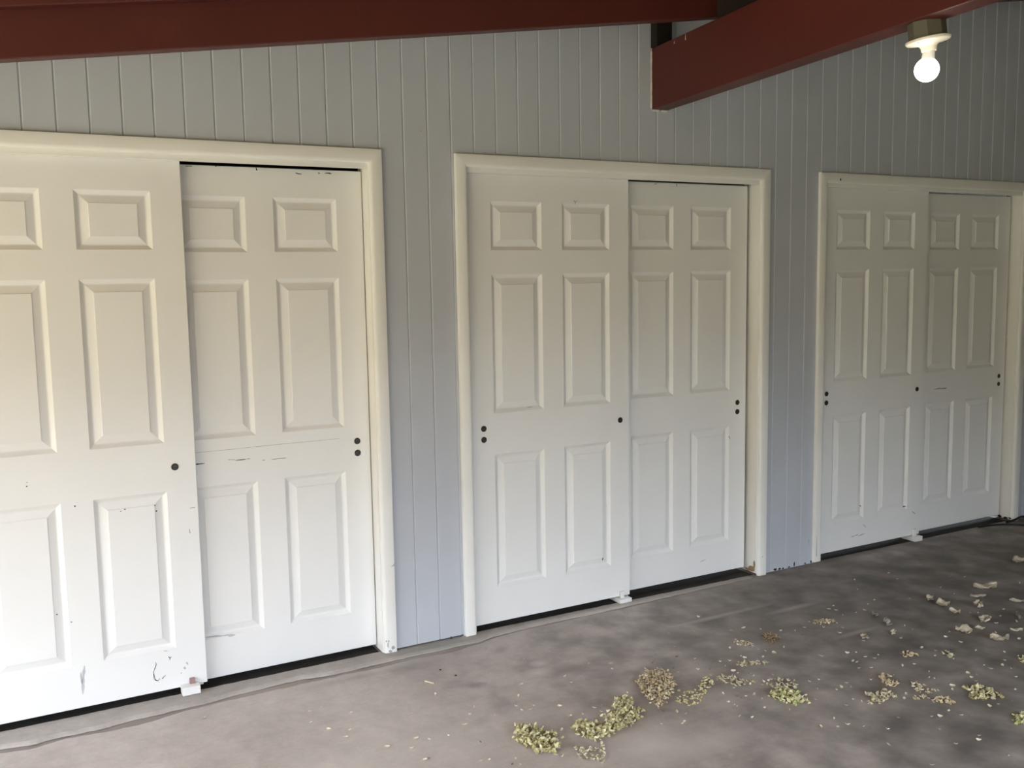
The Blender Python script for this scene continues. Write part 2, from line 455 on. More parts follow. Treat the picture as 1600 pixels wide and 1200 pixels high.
F1, F1L, F1R, c1x = door_frame(1, *OPEN[0], 'white door frame around the nearest pair of sliding doors at the left')
F2, F2L, F2R, c2x = door_frame(2, *OPEN[1], 'white door frame around the middle pair of sliding doors')
F3, F3L, F3R, c3x = door_frame(3, *OPEN[2], 'white door frame around the farthest pair of sliding doors under the lit bulb')

# flaked paint at the feet of the frames
def blob(name, pts, mat, parent, cx, y=None, x=None):
    """thin flake on a face of constant y (pts x,z) or constant x (pts y,z)"""
    vs = []
    for a, b in pts:
        vs.append((a-cx, y, b) if x is None else (x-cx, a, b))
    off = (0, -0.0005, 0) if x is None else (-0.0005, 0, 0)
    n = len(vs); vs = vs + [(v[0]+off[0], v[1]+off[1], v[2]+off[2]) for v in vs]
    fs = [tuple(range(n)), tuple(range(n, 2*n))[::-1]] + [(i, (i+1) % n, (i+1) % n+n, i+n) for i in range(n)]
    return mesh_obj(name, vs, fs, mat, parent)
def flake(cx_, cz_, rx, rz, seed):
    r = random.Random(seed); k = 9
    return [(cx_+rx*math.cos(2*math.pi*i/k)*r.uniform(.5, 1), cz_+rz*math.sin(2*math.pi*i/k)*r.uniform(.5, 1)) for i in range(k)]
for i, (x, z, rx, rz) in enumerate([(0.585, 0.034, .009, .012), (0.562, 0.050, .004, .016), (0.572, 0.020, .010, .008), (0.556, 0.068, .004, .006), (0.566, 0.066, .004, .006)]):
    blob('paint_chip', flake(x, z, rx, rz, i), M_SCRATCH, F1, c1x, y=-0.0182)
jx2 = OPEN[1][1]-CW+0.004
for i, (y, z, ry, rz) in enumerate([(0.03, 0.030, .030, .020), (0.012, 0.055, .012, .03), (0.06, 0.022, .03, .010)]):
    blob('paint_chip', flake(y, z, ry, rz, 20+i), M_BARE, F2, c2x, x=jx2-0.0002)
blob('paint_chip', flake(2.690, 0.105, .004, .004, 31), M_SCRATCH, F2, c2x, y=-0.0182)
blob('paint_chip', [(3.083,0.04),(3.0885,0.05),(3.0875,0.16),(3.085,0.12)], M_SCRATCH, F3, c3x, y=-0.0182)
blob('nail_hole', flake(3.215, 2.098, .007, .009, 40), M_SCUFF, F3, c3x, y=-0.0182)
jx3 = OPEN[2][1]-CW+0.004
for i, (y, z, ry, rz) in enumerate([(0.07, 0.02, .02, .010), (0.03, 0.018, .02, .008), (0.0, 0.02, .012, .010)]):
    blob('paint_chip', flake(y, z, ry, rz, 50+i), M_SCUFF, F3, c3x, x=jx3-0.0002)
blob('scratch', [(0.598,0.395),(0.602,0.402),(0.6025,0.392),(0.585,0.390)], M_SCRATCH, F1, c1x, y=-0.0182)
# blemishes of the siding itself: rot at the foot and one old nail
for i, (x, z, rx, rz) in enumerate([(2.80,.012,.018,.008),(2.83,.010,.014,.007),(2.855,.009,.008,.006),(2.90,.009,.012,.004),(2.939,.018,.006,.015),(3.02,.01,.006,.008),(3.064,.012,.007,.012)]):
    blob('rot_patch', flake(x, z, rx, rz, 60+i), M_SCUFF, wall, 0, y=-0.0003)
for i, (x, z, rx, rz) in enumerate([(0.607,0.405,.004,.012),(0.868,0.012,.004,.016),(0.915,.008,.012,.006),(3.045,0.13,.004,.02),(2.775,.05,.003,.004)]):
    blob('scuff_mark', flake(x, z, rx, rz, 80+i), M_SCRATCH if i > 2 else M_SCUFF, wall, 0, y=-0.0003)
nl = MB(); nl.lathe([(0.0, 0.006), (0.0035, 0.005), (0.004, 0.003), (0.003, 0.0)], 12, Matrix.Translation((0.785, 0.0, 2.215)) @ Matrix.Rotation(math.pi/2, 4, 'X'))
nl.build('nail_head', M_CAULK, wall, True)

# ------------------------------------------------------------------ sliding doors
ST, PW, MU = 0.1117, 0.2594, 0.1092
PX = [(ST, ST+PW), (ST+PW+MU, ST+2*PW+MU)]
PZ = [(0.1627, 0.780), (0.9673, 1.5876), (1.6934, 1.9072)]
STEP = [(0.0, 0.0), (0.0012, 0.0011), (0.004, 0.0032), (0.008, 0.0062), (0.012, 0.0092), (0.0155, 0.0113), (0.018, 0.0119)]
RAISE = [(0.0178, 0.0121), (0.0215, 0.0114), (0.0455, 0.0032), (0.0462, 0.0012), (0.048, 0.0005)]
TH = 0.035

def leaf_frame_mesh(H):
    W = LEAF_W
    xs = [0.0, PX[0][0], PX[0][1], PX[1][0], PX[1][1], W]
    zs = [0.0] + [z for p in PZ for z in p] + [H]
    mb = MB()
    e = 0.0018
    ex = lambda x: min(max(x, e), W-e); ez = lambda z: min(max(z, e), H-e)
    for i in range(5):
        for j in range(7):
            if i in (1, 3) and j in (1, 3, 5): continue
            mb.add([(ex(xs[i]),0,ez(zs[j])),(ex(xs[i+1]),0,ez(zs[j])),(ex(xs[i+1]),0,ez(zs[j+1])),(ex(xs[i]),0,ez(zs[j+1]))], [(0,1,2,3)])
    for (x0, x1) in PX:
        for (z0, z1) in PZ:
            for (i0, d0), (i1, d1) in zip(STEP, STEP[1:]):
                A = [(x0+i0,d0,z0+i0),(x1-i0,d0,z0+i0),(x1-i0,d0,z1-i0),(x0+i0,d0,z1-i0)]
                B = [(x0+i1,d1,z0+i1),(x1-i1,d1,z0+i1),(x1-i1,d1,z1-i1),(x0+i1,d1,z1-i1)]
                mb.add(A+B, [(0,1,5,4),(1,2,6,5),(2,3,7,6),(3,0,4,7)])
    A = [(e,0,e),(W-e,0,e),(W-e,0,H-e),(e,0,H-e)]
    B = [(0,e,0),(W,e,0),(W,e,H),(0,e,H)]
    C = [(0,TH,0),(W,TH,0),(W,TH,H),(0,TH,H)]
    mb.add(A+B+C, [(0,1,5,4),(1,2,6,5),(2,3,7,6),(3,0,4,7),(4,5,9,8),(5,6,10,9),(6,7,11,10),(7,4,8,11),(8,9,10,11)])
    bm = bmesh.new()
    me = bpy.data.meshes.new('sliding_door'); me.from_pydata(mb.v, [], mb.f); me.update()
    bm.from_mesh(me); bmesh.ops.remove_doubles(bm, verts=bm.verts, dist=1e-5)
    bmesh.ops.recalc_face_normals(bm, faces=bm.faces)
    bm.to_mesh(me); bm.free()
    me.materials.append(M_DOOR)
    return me

def panel_mesh(w, h, name):
    mb = MB()
    for (i0, d0), (i1, d1) in zip(RAISE, RAISE[1:]):
        A = [(i0,d0,i0),(w-i0,d0,i0),(w-i0,d0,h-i0),(i0,d0,h-i0)]
        B = [(i1,d1,i1),(w-i1,d1,i1),(w-i1,d1,h-i1),(i1,d1,h-i1)]
        mb.add(A+B, [(0,1,5,4),(1,2,6,5),(2,3,7,6),(3,0,4,7)])
    i, d = RAISE[-1]; mb.add([(i,d,i),(w-i,d,i),(w-i,d,h-i),(i,d,h-i)], [(0,1,2,3)])
    i, d = RAISE[0]; bk = 0.028
    mb.add([(i,d,i),(w-i,d,i),(w-i,d,h-i),(i,d,h-i),(i,bk,i),(w-i,bk,i),(w-i,bk,h-i),(i,bk,h-i)], [(0,4,5,1),(1,5,6,2),(2,6,7,3),(3,7,4,0),(4,7,6,5)])
    me = bpy.data.meshes.new(name); me.from_pydata(mb.v, [], mb.f); me.update()
    bm = bmesh.new(); bm.from_mesh(me); bmesh.ops.remove_doubles(bm, verts=bm.verts, dist=1e-5)
    bmesh.ops.recalc_face_normals(bm, faces=bm.faces); bm.to_mesh(me); bm.free()
    me.materials.append(M_DOOR)
    return me

PANELS = [panel_mesh(PW, z1-z0, 'raised_panel') for z0, z1 in PZ]
def pull_mesh():
    mb = MB()
    m = Matrix.Rotation(math.pi/2, 4, 'X')          # lathe axis z -> -y
    mb.lathe([(0.0128, -0.0002), (0.0138, 0.0006), (0.0136, 0.0016), (0.0122, 0.0020), (0.0110, 0.0014), (0.0095, 0.0005), (0.006, 0.0003), (0.0045, 0.0008), (0.0, 0.0009)], 28, m)
    me = bpy.data.meshes.new('finger_pull'); me.from_pydata(mb.v, [], mb.f); me.update()
    bm = bmesh.new(); bm.from_mesh(me); bmesh.ops.recalc_face_normals(bm, faces=bm.faces); bm.to_mesh(me); bm.free()
    for p in me.polygons: p.use_smooth = True
    me.materials.append(M_PULL)
    return me
PULL = pull_mesh()

YF, YR = 0.025, 0.067
#        right edge, bottom z, front/back, top z, label, pulls (x from left edge, z above floor)
LEAVES = [
    (1.8576, 0.0327, YF, 2.072, 'white six-panel front door of the middle pair, single dark finger pull beside its right edge', [(.058,.935),(.058,.885),(.798,.911)]),
    (-0.1814, 0.0363, YF, 2.072, 'large white front door cut off by the left edge of the photo, scribbled black marks near its foot', [(.058,.935),(.058,.885),(.7735,.908)]),
    (3.9789, 0.0341, YF, 2.072, 'shaded white front door of the farthest pair, grey scratches near its foot', [(.058,.938),(.058,.888),(.797,.913)]),
    (0.5427, 0.0283, YR, 2.0500, 'white rear door of the nearest pair, crossed by a thin scratch and black dashes', [(.795,.930),(.795,.879)]),
    (2.6387, 0.0350, YR, 2.0545, 'white rear door of the middle pair, two stacked finger pulls beside the right jamb', [(.7935,.933),(.7935,.884)]),
    (4.7951, 0.0330, YR, 2.0535, 'darkest white rear door of the farthest pair, at the right end of the wall', [(.796,.935),(.796,.885)]),
]
DOORS = []
for i, (xr, z0, y, zt, lab, pulls) in enumerate(LEAVES):
    me = leaf_frame_mesh(zt - z0)
    d = link(bpy.data.objects.new('door_%d' % (i+1), me))
    d.location = (xr - LEAF_W, y, z0)
    tag(d, lab, 'sliding door', kind='structure')
    for k, (pz0, pz1) in enumerate(PZ):
        for (px0, px1) in PX:
            p = link(bpy.data.objects.new('raised_panel', PANELS[k]), d)
            p.location = (px0, 0, pz0)
    for (px, pz) in pulls:
        q = link(bpy.data.objects.new('finger_pull', PULL), d)
        q.location = (px, -0.0001, pz - z0)
        q['label'] = 'dark bronze round finger pull'
    DOORS.append(d)

# scuffs and scratches on the door faces (leaf, points x/z in the room, width, kind)
MARKS = [[3,[[-0.1778,0.9021],[-0.1616,0.9016],[-0.1415,0.9019]],0.004,"k"],[3,[[-0.0508,0.9076],[-0.0229,0.9033]],0.0018,"k"],[3,[[-0.0217,0.9013],[-0.001,0.901],[0.0199,0.9014]],0.004,"k"],[3,[[0.0212,0.9025],[0.037,0.9015]],0.0015,"k"],[3,[[0.12,0.8894],[0.1494,0.8903],[0.1822,0.8894]],0.0022,"k"],[3,[[0.0845,0.8906],[0.0942,0.8902]],0.0015,"k"],[3,[[-0.1531,2.044],[-0.1298,2.0437]],0.003,"k"],[3,[[0.112,2.0484],[0.1147,2.0381]],0.004,"k"],[3,[[-0.0438,2.0472],[-0.0396,2.0461]],0.003,"k"],[3,[[0.2671,2.0344],[0.2799,2.0305],[0.2949,2.0304]],0.003,"k"],[3,[[0.3609,2.0366],[0.3688,2.0356]],0.003,"k"],[3,[[0.3875,2.0369],[0.4023,2.0381],[0.417,2.0361]],0.004,"k"],[3,[[-0.1755,0.9474],[-0.0271,0.9469],[0.1,0.9485],[0.2311,0.9481],[0.4149,0.9478]],0.0012,"g"],[3,[[-0.1696,0.1986],[-0.1137,0.1941],[-0.057,0.1895]],0.009,"l"],[1,[[-0.3703,0.1575],[-0.3679,0.1474],[-0.374,0.1321],[-0.3794,0.1191],[-0.3811,0.0875]],0.0022,"k"],[1,[[-0.3796,0.116],[-0.3753,0.0862],[-0.3639,0.0804],[-0.3587,0.0902]],0.003,"k"],[1,[[-0.3508,0.0839],[-0.3445,0.0909],[-0.3353,0.0979]],0.0025,"k"],[1,[[-0.3226,0.1693],[-0.3165,0.1609],[-0.3188,0.1524]],0.0025,"k"],[1,[[-0.3121,0.1658],[-0.3165,0.1609]],0.0025,"k"],[1,[[-0.3372,0.1948],[-0.3238,0.192]],0.002,"g"],[1,[[-0.619,0.1962],[-0.6263,0.1482],[-0.6311,0.0872]],0.008,"l"],[1,[[-0.6329,0.1745],[-0.6321,0.1247]],0.005,"l"],[1,[[-0.2671,0.1142],[-0.2615,0.1064]],0.007,"l"],[1,[[-0.2572,0.1315],[-0.2516,0.1225]],0.006,"l"],[1,[[-0.2802,0.0943],[-0.2767,0.0915]],0.005,"l"],[1,[[-0.7682,0.8931],[-0.7633,0.8932]],0.005,"k"],[1,[[-0.7673,0.9069],[-0.7624,0.907]],0.002,"k"],[1,[[-0.6173,0.8012],[-0.6122,0.8012]],0.0035,"k"],[1,[[-0.4487,0.767],[-0.4433,0.767]],0.0035,"k"],[1,[[-0.4624,0.7615],[-0.4571,0.7615]],0.002,"k"],[1,[[-0.337,0.7448],[-0.3315,0.7448]],0.0045,"k"],[1,[[-0.342,0.7678],[-0.3365,0.7678]],0.003,"k"],[1,[[-0.7013,0.4061],[-0.6962,0.4059]],0.005,"k"],[1,[[-0.6555,0.3707],[-0.6503,0.3705]],0.003,"k"],[1,[[-0.2118,0.7401],[-0.1938,0.7422]],0.002,"k"],[1,[[-0.2183,0.6601],[-0.2169,0.6428]],0.002,"k"],[5,[[4.1302,0.8925],[4.1676,0.8957],[4.2026,0.8941],[4.2437,0.8924]],0.004,"k"],[2,[[3.4039,0.0977],[3.4607,0.1045]],0.004,"g"],[2,[[3.4558,0.0939],[3.5183,0.1037]],0.004,"g"],[2,[[3.4762,0.2714],[3.4868,0.2644]],0.006,"k"],[2,[[3.8438,0.2159],[3.8716,0.2162]],0.005,"k"],[2,[[3.9123,0.1797],[3.9412,0.1602]],0.005,"g"],[2,[[3.5008,0.1553],[3.5224,0.1372]],0.004,"g"],[0,[[1.7003,0.2451],[1.7001,0.2291]],0.005,"k"],[0,[[1.5495,1.9528],[1.5598,1.9443],[1.5704,1.9533]],0.003,"g"],[0,[[1.5598,1.9443],[1.558,1.9356]],0.003,"g"],[0,[[1.2931,1.0122],[1.3201,1.013]],0.003,"g"],[4,[[2.3369,0.1104],[2.3754,0.118]],0.003,"g"],[4,[[2.5259,0.7602],[2.5326,0.7425]],0.004,"g"],[4,[[2.0401,2.0442],[2.0556,2.0477]],0.004,"g"],[4,[[2.1769,2.05],[2.1789,2.0392]],0.004,"k"]]
def surf_depth(lx, lz):
    """depth of the moulded door skin at a local point"""
    for x0, x1 in PX:
        for z0, z1 in PZ:
            if x0 < lx < x1 and z0 < lz < z1:
                t = min(lx-x0, x1-lx, lz-z0, z1-lz)
                pr = STEP + RAISE[1:]
                for (a, da), (b, db) in zip(pr, pr[1:]):
                    if a <= t <= b: return da + (db-da)*(t-a)/(b-a)
                return RAISE[-1][1]
    return 0.0
def stroke(leaf, pts, w, kind):
    d = DOORS[leaf]; ox, _, oz = d.location
    rnd = random.Random(int(abs(pts[0][0])*1e4) + leaf)
    P = []
    for (a, b) in zip(pts, pts[1:]):
        L = math.hypot(b[0]-a[0], b[1]-a[1]); n = max(2, int(L/0.01))
        P += [(a[0]+(b[0]-a[0])*i/n, a[1]+(b[1]-a[1])*i/n) for i in range(n)]
    P.append(tuple(pts[-1]))
    vs = []; n = len(P)
    for i, (x, z) in enumerate(P):
        a = P[max(0, i-1)]; b = P[min(n-1, i+1)]
        tx, tz = b[0]-a[0], b[1]-a[1]; L = math.hypot(tx, tz) or 1
        nx, nz = -tz/L, tx/L
        hw = w/2*(0.55 + 0.9*rnd.random())*(0.35 if i in (0, n-1) and n > 3 else 1)
        lx, lz = x-ox, z-oz
        y = surf_depth(lx, lz) - 0.0003
        vs += [(lx+nx*hw, y, lz+nz*hw), (lx-nx*hw, y, lz-nz*hw), (lx+nx*hw, y-0.0003, lz+nz*hw), (lx-nx*hw, y-0.0003, lz-nz*hw)]
    fs = []
    for i in range(n-1):
        a = i*4
        fs += [(a,a+1,a+5,a+4), (a+2,a+6,a+7,a+3), (a,a+4,a+6,a+2), (a+1,a+3,a+7,a+5)]
    fs += [(0,2,3,1), (4*n-4,4*n-3,4*n-1,4*n-2)]
    nm = {'k': 'scuff_mark', 'g': 'scratch', 'l': 'smear'}[kind]
    o = mesh_obj(nm, vs, fs, {'k': M_SCUFF, 'g': M_SCRATCH, 'l': M_SMEAR}[kind], d)
    o['label'] = {'k': 'black scuff mark', 'g': 'thin grey scratch', 'l': 'soft grey smear'}[kind]
for mk in MARKS: stroke(*mk)

# ------------------------------------------------------------------ floor guides under the door edges
def floor_guide(x0, x1, y0, z0, h, mat_post, label, post_x, top):
    t = empty('floor_guide', ((x0+x1)/2, y0, 0.0))
    tag(t, label, 'door guide', 'floor guides of the sliding doors')
    cx = (x0+x1)/2
    ye = 0.10 if h < 0.031 else YF - 0.003 - y0
    b = MB(); b.box((x0-cx, 0, z0), (x1-cx, ye, h), 0.002)
    b.build('base_block', M_PLASTIC, t)
    if h >= 0.031:
        q = MB(); q.box((x0-cx+.006, ye+.0005, z0), (x1-cx-.006, 0.10, 0.0305), 0.001); q.build('base_plate', M_PLASTIC, t)
    p = MB(); p.box((post_x[0]-cx, YF-y0-0.0150, h-0.001), (post_x[1]-cx, YF-y0-0.0025, top), 0.0018)
    p.build('guide_fin', mat_post, t)
    q = MB(); q.box((x1-cx+0.010, 0.0605-y0, z0), (x1-cx+0.026, 0.0665-y0, 0.060), 0.001); q.build('guide_fin', M_PLASTIC, t)
    return t
floor_guide(-0.284, -0.2165, -0.020, 0.0150, 0.0465, M_PINK, 'white floor guide with a brownish pink fin under the nearest front door', (-0.250, -0.230), 0.068)
floor_guide(1.774, 1.846, -0.010, 0.0080, 0.0275, M_PLASTIC, 'white floor guide with a white fin under the middle front door', (1.794, 1.815), 0.061)
floor_guide(3.908, 3.972, -0.008, 0.0008, 0.0285, M_PLASTIC, 'white floor guide in shade under the farthest front door', (3.914, 3.940), 0.074)

# ------------------------------------------------------------------ beams
def beam(name, vs, label, parent=None):
    fs = [(0,3,2,1),(4,5,6,7),(0,1,5,4),(1,2,6,5),(2,3,7,6),(3,0,4,7)]
    o = mesh_obj(name, vs, fs, M_RED, parent)
    md = o.modifiers.new('edge', 'BEVEL'); md.width = 0.004; md.segments = 2
    return o
# girder at a right angle-ish to the wall, its end butted on the siding
gz0, gz1 = 2.384, 2.664
sk = 0.13
def gx(x, y): return x + sk*y
gL, gR, gy = 1.9755, 2.0665, -5.2
gv = [(gx(gL,-.001),-.001,gz0),(gx(gR,-.001),-.001,gz0),(gx(gR,gy),gy,gz0),(gx(gL,gy),gy,gz0)]
gv = gv + [(a, b, gz1) for a, b, _ in gv]
gird = beam('ceiling_beam', gv, '')
tag(gird, 'dark red girder running out from the wall toward the viewer, carrying the light', 'beam')
ck = MB()
rnd = random.Random(5)
def bead(p, q, r, n):
    p, q = Vector(p), Vector(q)
    d = (q-p).normalized(); s1 = d.orthogonal().normalized(); s2 = d.cross(s1)
    vs = []; k = 8
    for i in range(n+1):
        c = p + (q-p)*i/n; rr = r*rnd.uniform(.6, 1.25)*(0.3 if i in (0, n) else 1)
        vs += [c + (s1*math.cos(2*math.pi*j/k) + s2*math.sin(2*math.pi*j/k))*rr for j in range(k)]
    fs = [(i*k+j, i*k+(j+1) % k, (i+1)*k+(j+1) % k, (i+1)*k+j) for i in range(n) for j in range(k)]
    fs += [tuple(range(k))[::-1], tuple(range(n*k, n*k+k))]
    ck.add(vs, fs)
bead((gL-.003,-.003,gz0), (gL-.003,-.003,gz1), .0045, 24)
bead((gL-.004,-.005,gz0-.003), (gL+.05,-.005,gz0-.003), .006, 8)
bead((gL+.052,-.005,gz0-.003), (gR,-.005,gz0-.003), .006, 6)
ck.build('caulk_bead', M_CAULK, gird, True)['label'] = 'pale caulk bead'
def drip(y, z0, z1):
    m = MB(); x = gx(gL, y) - 0.0008
    m.lathe([(0.0006, z1), (0.0012, (z0+z1)/2), (0.0026, z0+0.004), (0.002, z0), (0.0003, z0-.001)], 10, Matrix.Translation((x, y, 0)))
    m.build('paint_drip', M_CAULK, gird, True)['label'] = 'white paint drip'
drip(-0.205, 2.640, 2.652); drip(-0.30, 2.634, 2.662)

# rafter along the wall, climbing to the right, resting on the girder
ry0, ry1 = -0.45, -0.37
def rz(x): return 2.280 + 0.155*(x+0.763)
rx0, rx1 = X_EAVE-0.3, X_END-0.02
rv = [(rx0,ry0,rz(rx0)-.004),(rx1,ry0,rz(rx1)-.004),(rx1,ry1,rz(rx1)),(rx0,ry1,rz(rx0))]
rv = rv + [(a, b, rz(a)+0.19) for a, b, _ in rv]
raf = beam('roof_rafter', rv, '')
tag(raf, 'long dark red rafter slanting along the top of the wall above the doors', 'beam')
lip0 = 0.136
lv = [(rx0,ry0-.045,rz(rx0)+lip0),(rx1,ry0-.045,rz(rx1)+lip0),(rx1,ry0-.0005,rz(rx1)+lip0),(rx0,ry0-.0005,rz(rx0)+lip0)]
lv = lv + [(a, b, rz(a)+0.189) for a, b, _ in lv]
beam('rafter_batten', lv, '', raf)

# dark boards closing the gap between the girder and the roof
def infill():
    vs = []
    for y in (-0.505, gy+.02):
        for x in (gL+.030, gL+.055):
            X = gx(x, y); vs += [(X, y, gz1+.0005), (X, y, roof_under(X)-.003)]
    fs = [(0,1,3,2),(4,6,7,5),(0,4,5,1),(2,3,7,6),(1,5,7,3),(0,2,6,4)]
    o = mesh_obj('infill_board', vs, fs, M_DARK, gird)
    o['label'] = 'dark board closing the gap above the girder'
infill()

# dark block packed between the girder end and the roof
bl = MB()
zt = lambda x: roof_under(x) - 0.004
x0, x1 = gL-.006, gR-.01
bl.add([(x0,-.05,gz1+.001),(x1,-.05,gz1+.001),(x1,-.002,gz1+.001),(x0,-.002,gz1+.001),(x0,-.05,zt(x0)),(x1,-.05,zt(x1)),(x1,-.002,zt(x1)),(x0,-.002,zt(x0))],
       [(0,3,2,1),(4,5,6,7),(0,1,5,4),(1,2,6,5),(2,3,7,6),(3,0,4,7)])
tag(bl.build('spacer_block', M_DARK), 'nearly black wood block standing on the wall end of the red girder', 'block')

# ------------------------------------------------------------------ ceiling light
def ceiling_light():
    loc = Vector((1.8375, -1.635, 2.334))
    ly = loc.y
    t = empty('ceiling_light', loc)
    tag(t, 'bare lit bulb in a white porcelain holder under the red girder', 'ceiling light')
    t.rotation_euler = (0, math.radians(-7.5), math.radians(-28.5))
    b = MB(); b.lathe([(0.056, 0.002), (0.057, 0.004), (0.057, 0.056), (0.054, 0.058)], 8, Matrix.Rotation(math.pi/8, 4, 'Z'))
    b.build('junction_box', M_BOX, t)
    h = MB()
    h.lathe([(0.066, 0.002), (0.0685, 0.0), (0.0685, -0.004), (0.065, -0.008), (0.045, -0.011), (0.030, -0.016), (0.0245, -0.024), (0.0235, -0.034), (0.022, -0.037), (0.018, -0.036)], 40)
    smooth_by_angle(h.build('lamp_holder', M_PORC, t), 50)
    for a in (0.6, 0.6+math.pi):
        s = MB()
        s.lathe([(0.0, -0.0105), (0.0035, -0.0100), (0.004, -0.0085), (0.004, -0.0070)], 10, Matrix.Translation((0.053*math.cos(a), 0.053*math.sin(a), 0)))
        s.build('screw', M_PULL, t, True)
    bulb_m = bpy.data.materials.new('lit_bulb_glass'); bulb_m.use_nodes = True
    n = bulb_m.node_tree; p = n.nodes['Principled BSDF']
    p.inputs['Base Color'].default_value = (0.9, 0.88, 0.82, 1)
    p.inputs['Emission Color'].default_value = (1.0, 0.93, 0.80, 1)
    p.inputs['Emission Strength'].default_value = 6.0
    geo = node(n, 'ShaderNodeNewGeometry'); nz = noise(n, geo.outputs['Position'], 40, 2)
    n.links.new(ramp(n, nz, .2, .8, (1.0, .92, .78), (1.0, .94, .82)), p.inputs['Emission Color'])
    g = MB(); prof = []
    R = 0.0375; zc = -0.094
    lean = Matrix.Translation((0, 0, -0.034)) @ Matrix.Rotation(math.radians(13), 4, 'Y') @ Matrix.Translation((0, 0, 0.034))
    for i in range(15):
        a = math.radians(34 + (180-34)*i/14)
        prof.append((R*math.sin(a), zc + R*math.cos(a)))
    g.lathe(prof, 32, lean)
    g.build('bulb', bulb_m, t, True)['label'] = 'glowing white bulb'
    k = MB(); k.lathe([(0.0175, -0.034), (0.0185, -0.040), (0.0185, -0.046), (0.0192, -0.052), (0.0205, -0.060), (0.0212, -0.0635)], 28, lean)
    smooth_by_angle(k.build('bulb_collar', M_PLASTIC, t), 50)
    return t
ceiling_light()

# ------------------------------------------------------------------ cable at the right end
def tube(name, pts, r, mat):
    cu = bpy.data.curves.new(name, 'CURVE'); cu.dimensions = '3D'; cu.bevel_depth = r; cu.bevel_resolution = 3; cu.use_fill_caps = True
    sp = cu.splines.new('NURBS'); sp.points.add(len(pts)-1); sp.use_endpoint_u = True; sp.order_u = 3
    for q, p in zip(sp.points, pts): q.co = (*p, 1)
    cu.materials.append(mat)
    ob = bpy.data.objects.new(name, cu); COL.objects.link(ob)
    dg = bpy.context.evaluated_depsgraph_get()
    me = bpy.data.meshes.new_from_object(ob.evaluated_get(dg))
    bpy.data.objects.remove(ob)
    o = link(bpy.data.objects.new(name, me))
    return o
tag(tube('power_cable', [(4.50,0.0,.0065),(4.60,-.005,.006),(4.72,-.05,.006),(4.80,-.14,.006),(4.86,-.28,.006),(5.0,-.45,.006),(5.3,-.5,.006)], .005, M_CABLE),
    'black cable lying on the floor by the farthest door frame', 'cable')
tag(tube('cable_scrap', [(4.74,-.026,.010),(4.80,-.030,.012),(4.86,-.028,.022),(4.90,-.03,.03),(4.95,-.05,.012)], .007, M_CABLE),
    'short black cable loop against the foot of the right door frame', 'cable')

# ------------------------------------------------------------------ dry plant litter
def flake_shape(rnd, L, W, curl, th=0.0006):
    """a curled little leaf with thickness, centred on the origin"""
    rows = []
    for i, t in enumerate((-1, -.45, .15, .65, 1)):
        w = W*(0.25, 0.85, 1.0, 0.7, 0.15)[i]*rnd.uniform(.8, 1.15)
        z = curl*(t*t) * L*0.5
        fold = curl*w*0.7
        x = t*L/2
        rows.append([(x, -w/2, z+fold), (x, rnd.uniform(-.1, .1)*w, z), (x, w/2, z+fold*rnd.uniform(.4, 1.2))])
    top = [p for r in rows for p in r]
    bot = [(x, y, z-th) for x, y, z in top]
    n = 15; fs = []
    for i in range(4):
        for j in range(2):
            a = i*3+j
            fs.append((a, a+3, a+4, a+1)); fs.append((a+n, a+1+n, a+4+n, a+3+n))
    ring = [0,1,2,5,8,11,14,13,12,9,6,3]
    for a, b in zip(ring, ring[1:]+ring[:1]): fs.append((a, b, b+n, a+n))
    return top+bot, fs

def place(vs, M_):
    return [M_ @ Vector(v) for v in vs]

def drop(vs, z):
    lo = min(v[2] for v in vs); return [(v[0], v[1], v[2]-lo+z) for v in vs]

def inside(p, poly):
    x, y = p; c = False; n = len(poly)
    for i in range(n):
        (x1, y1), (x2, y2) = poly[i], poly[i-1]
        if (y1 > y) != (y2 > y) and x < (x2-x1)*(y-y1)/(y2-y1)+x1: c = not c
    return c

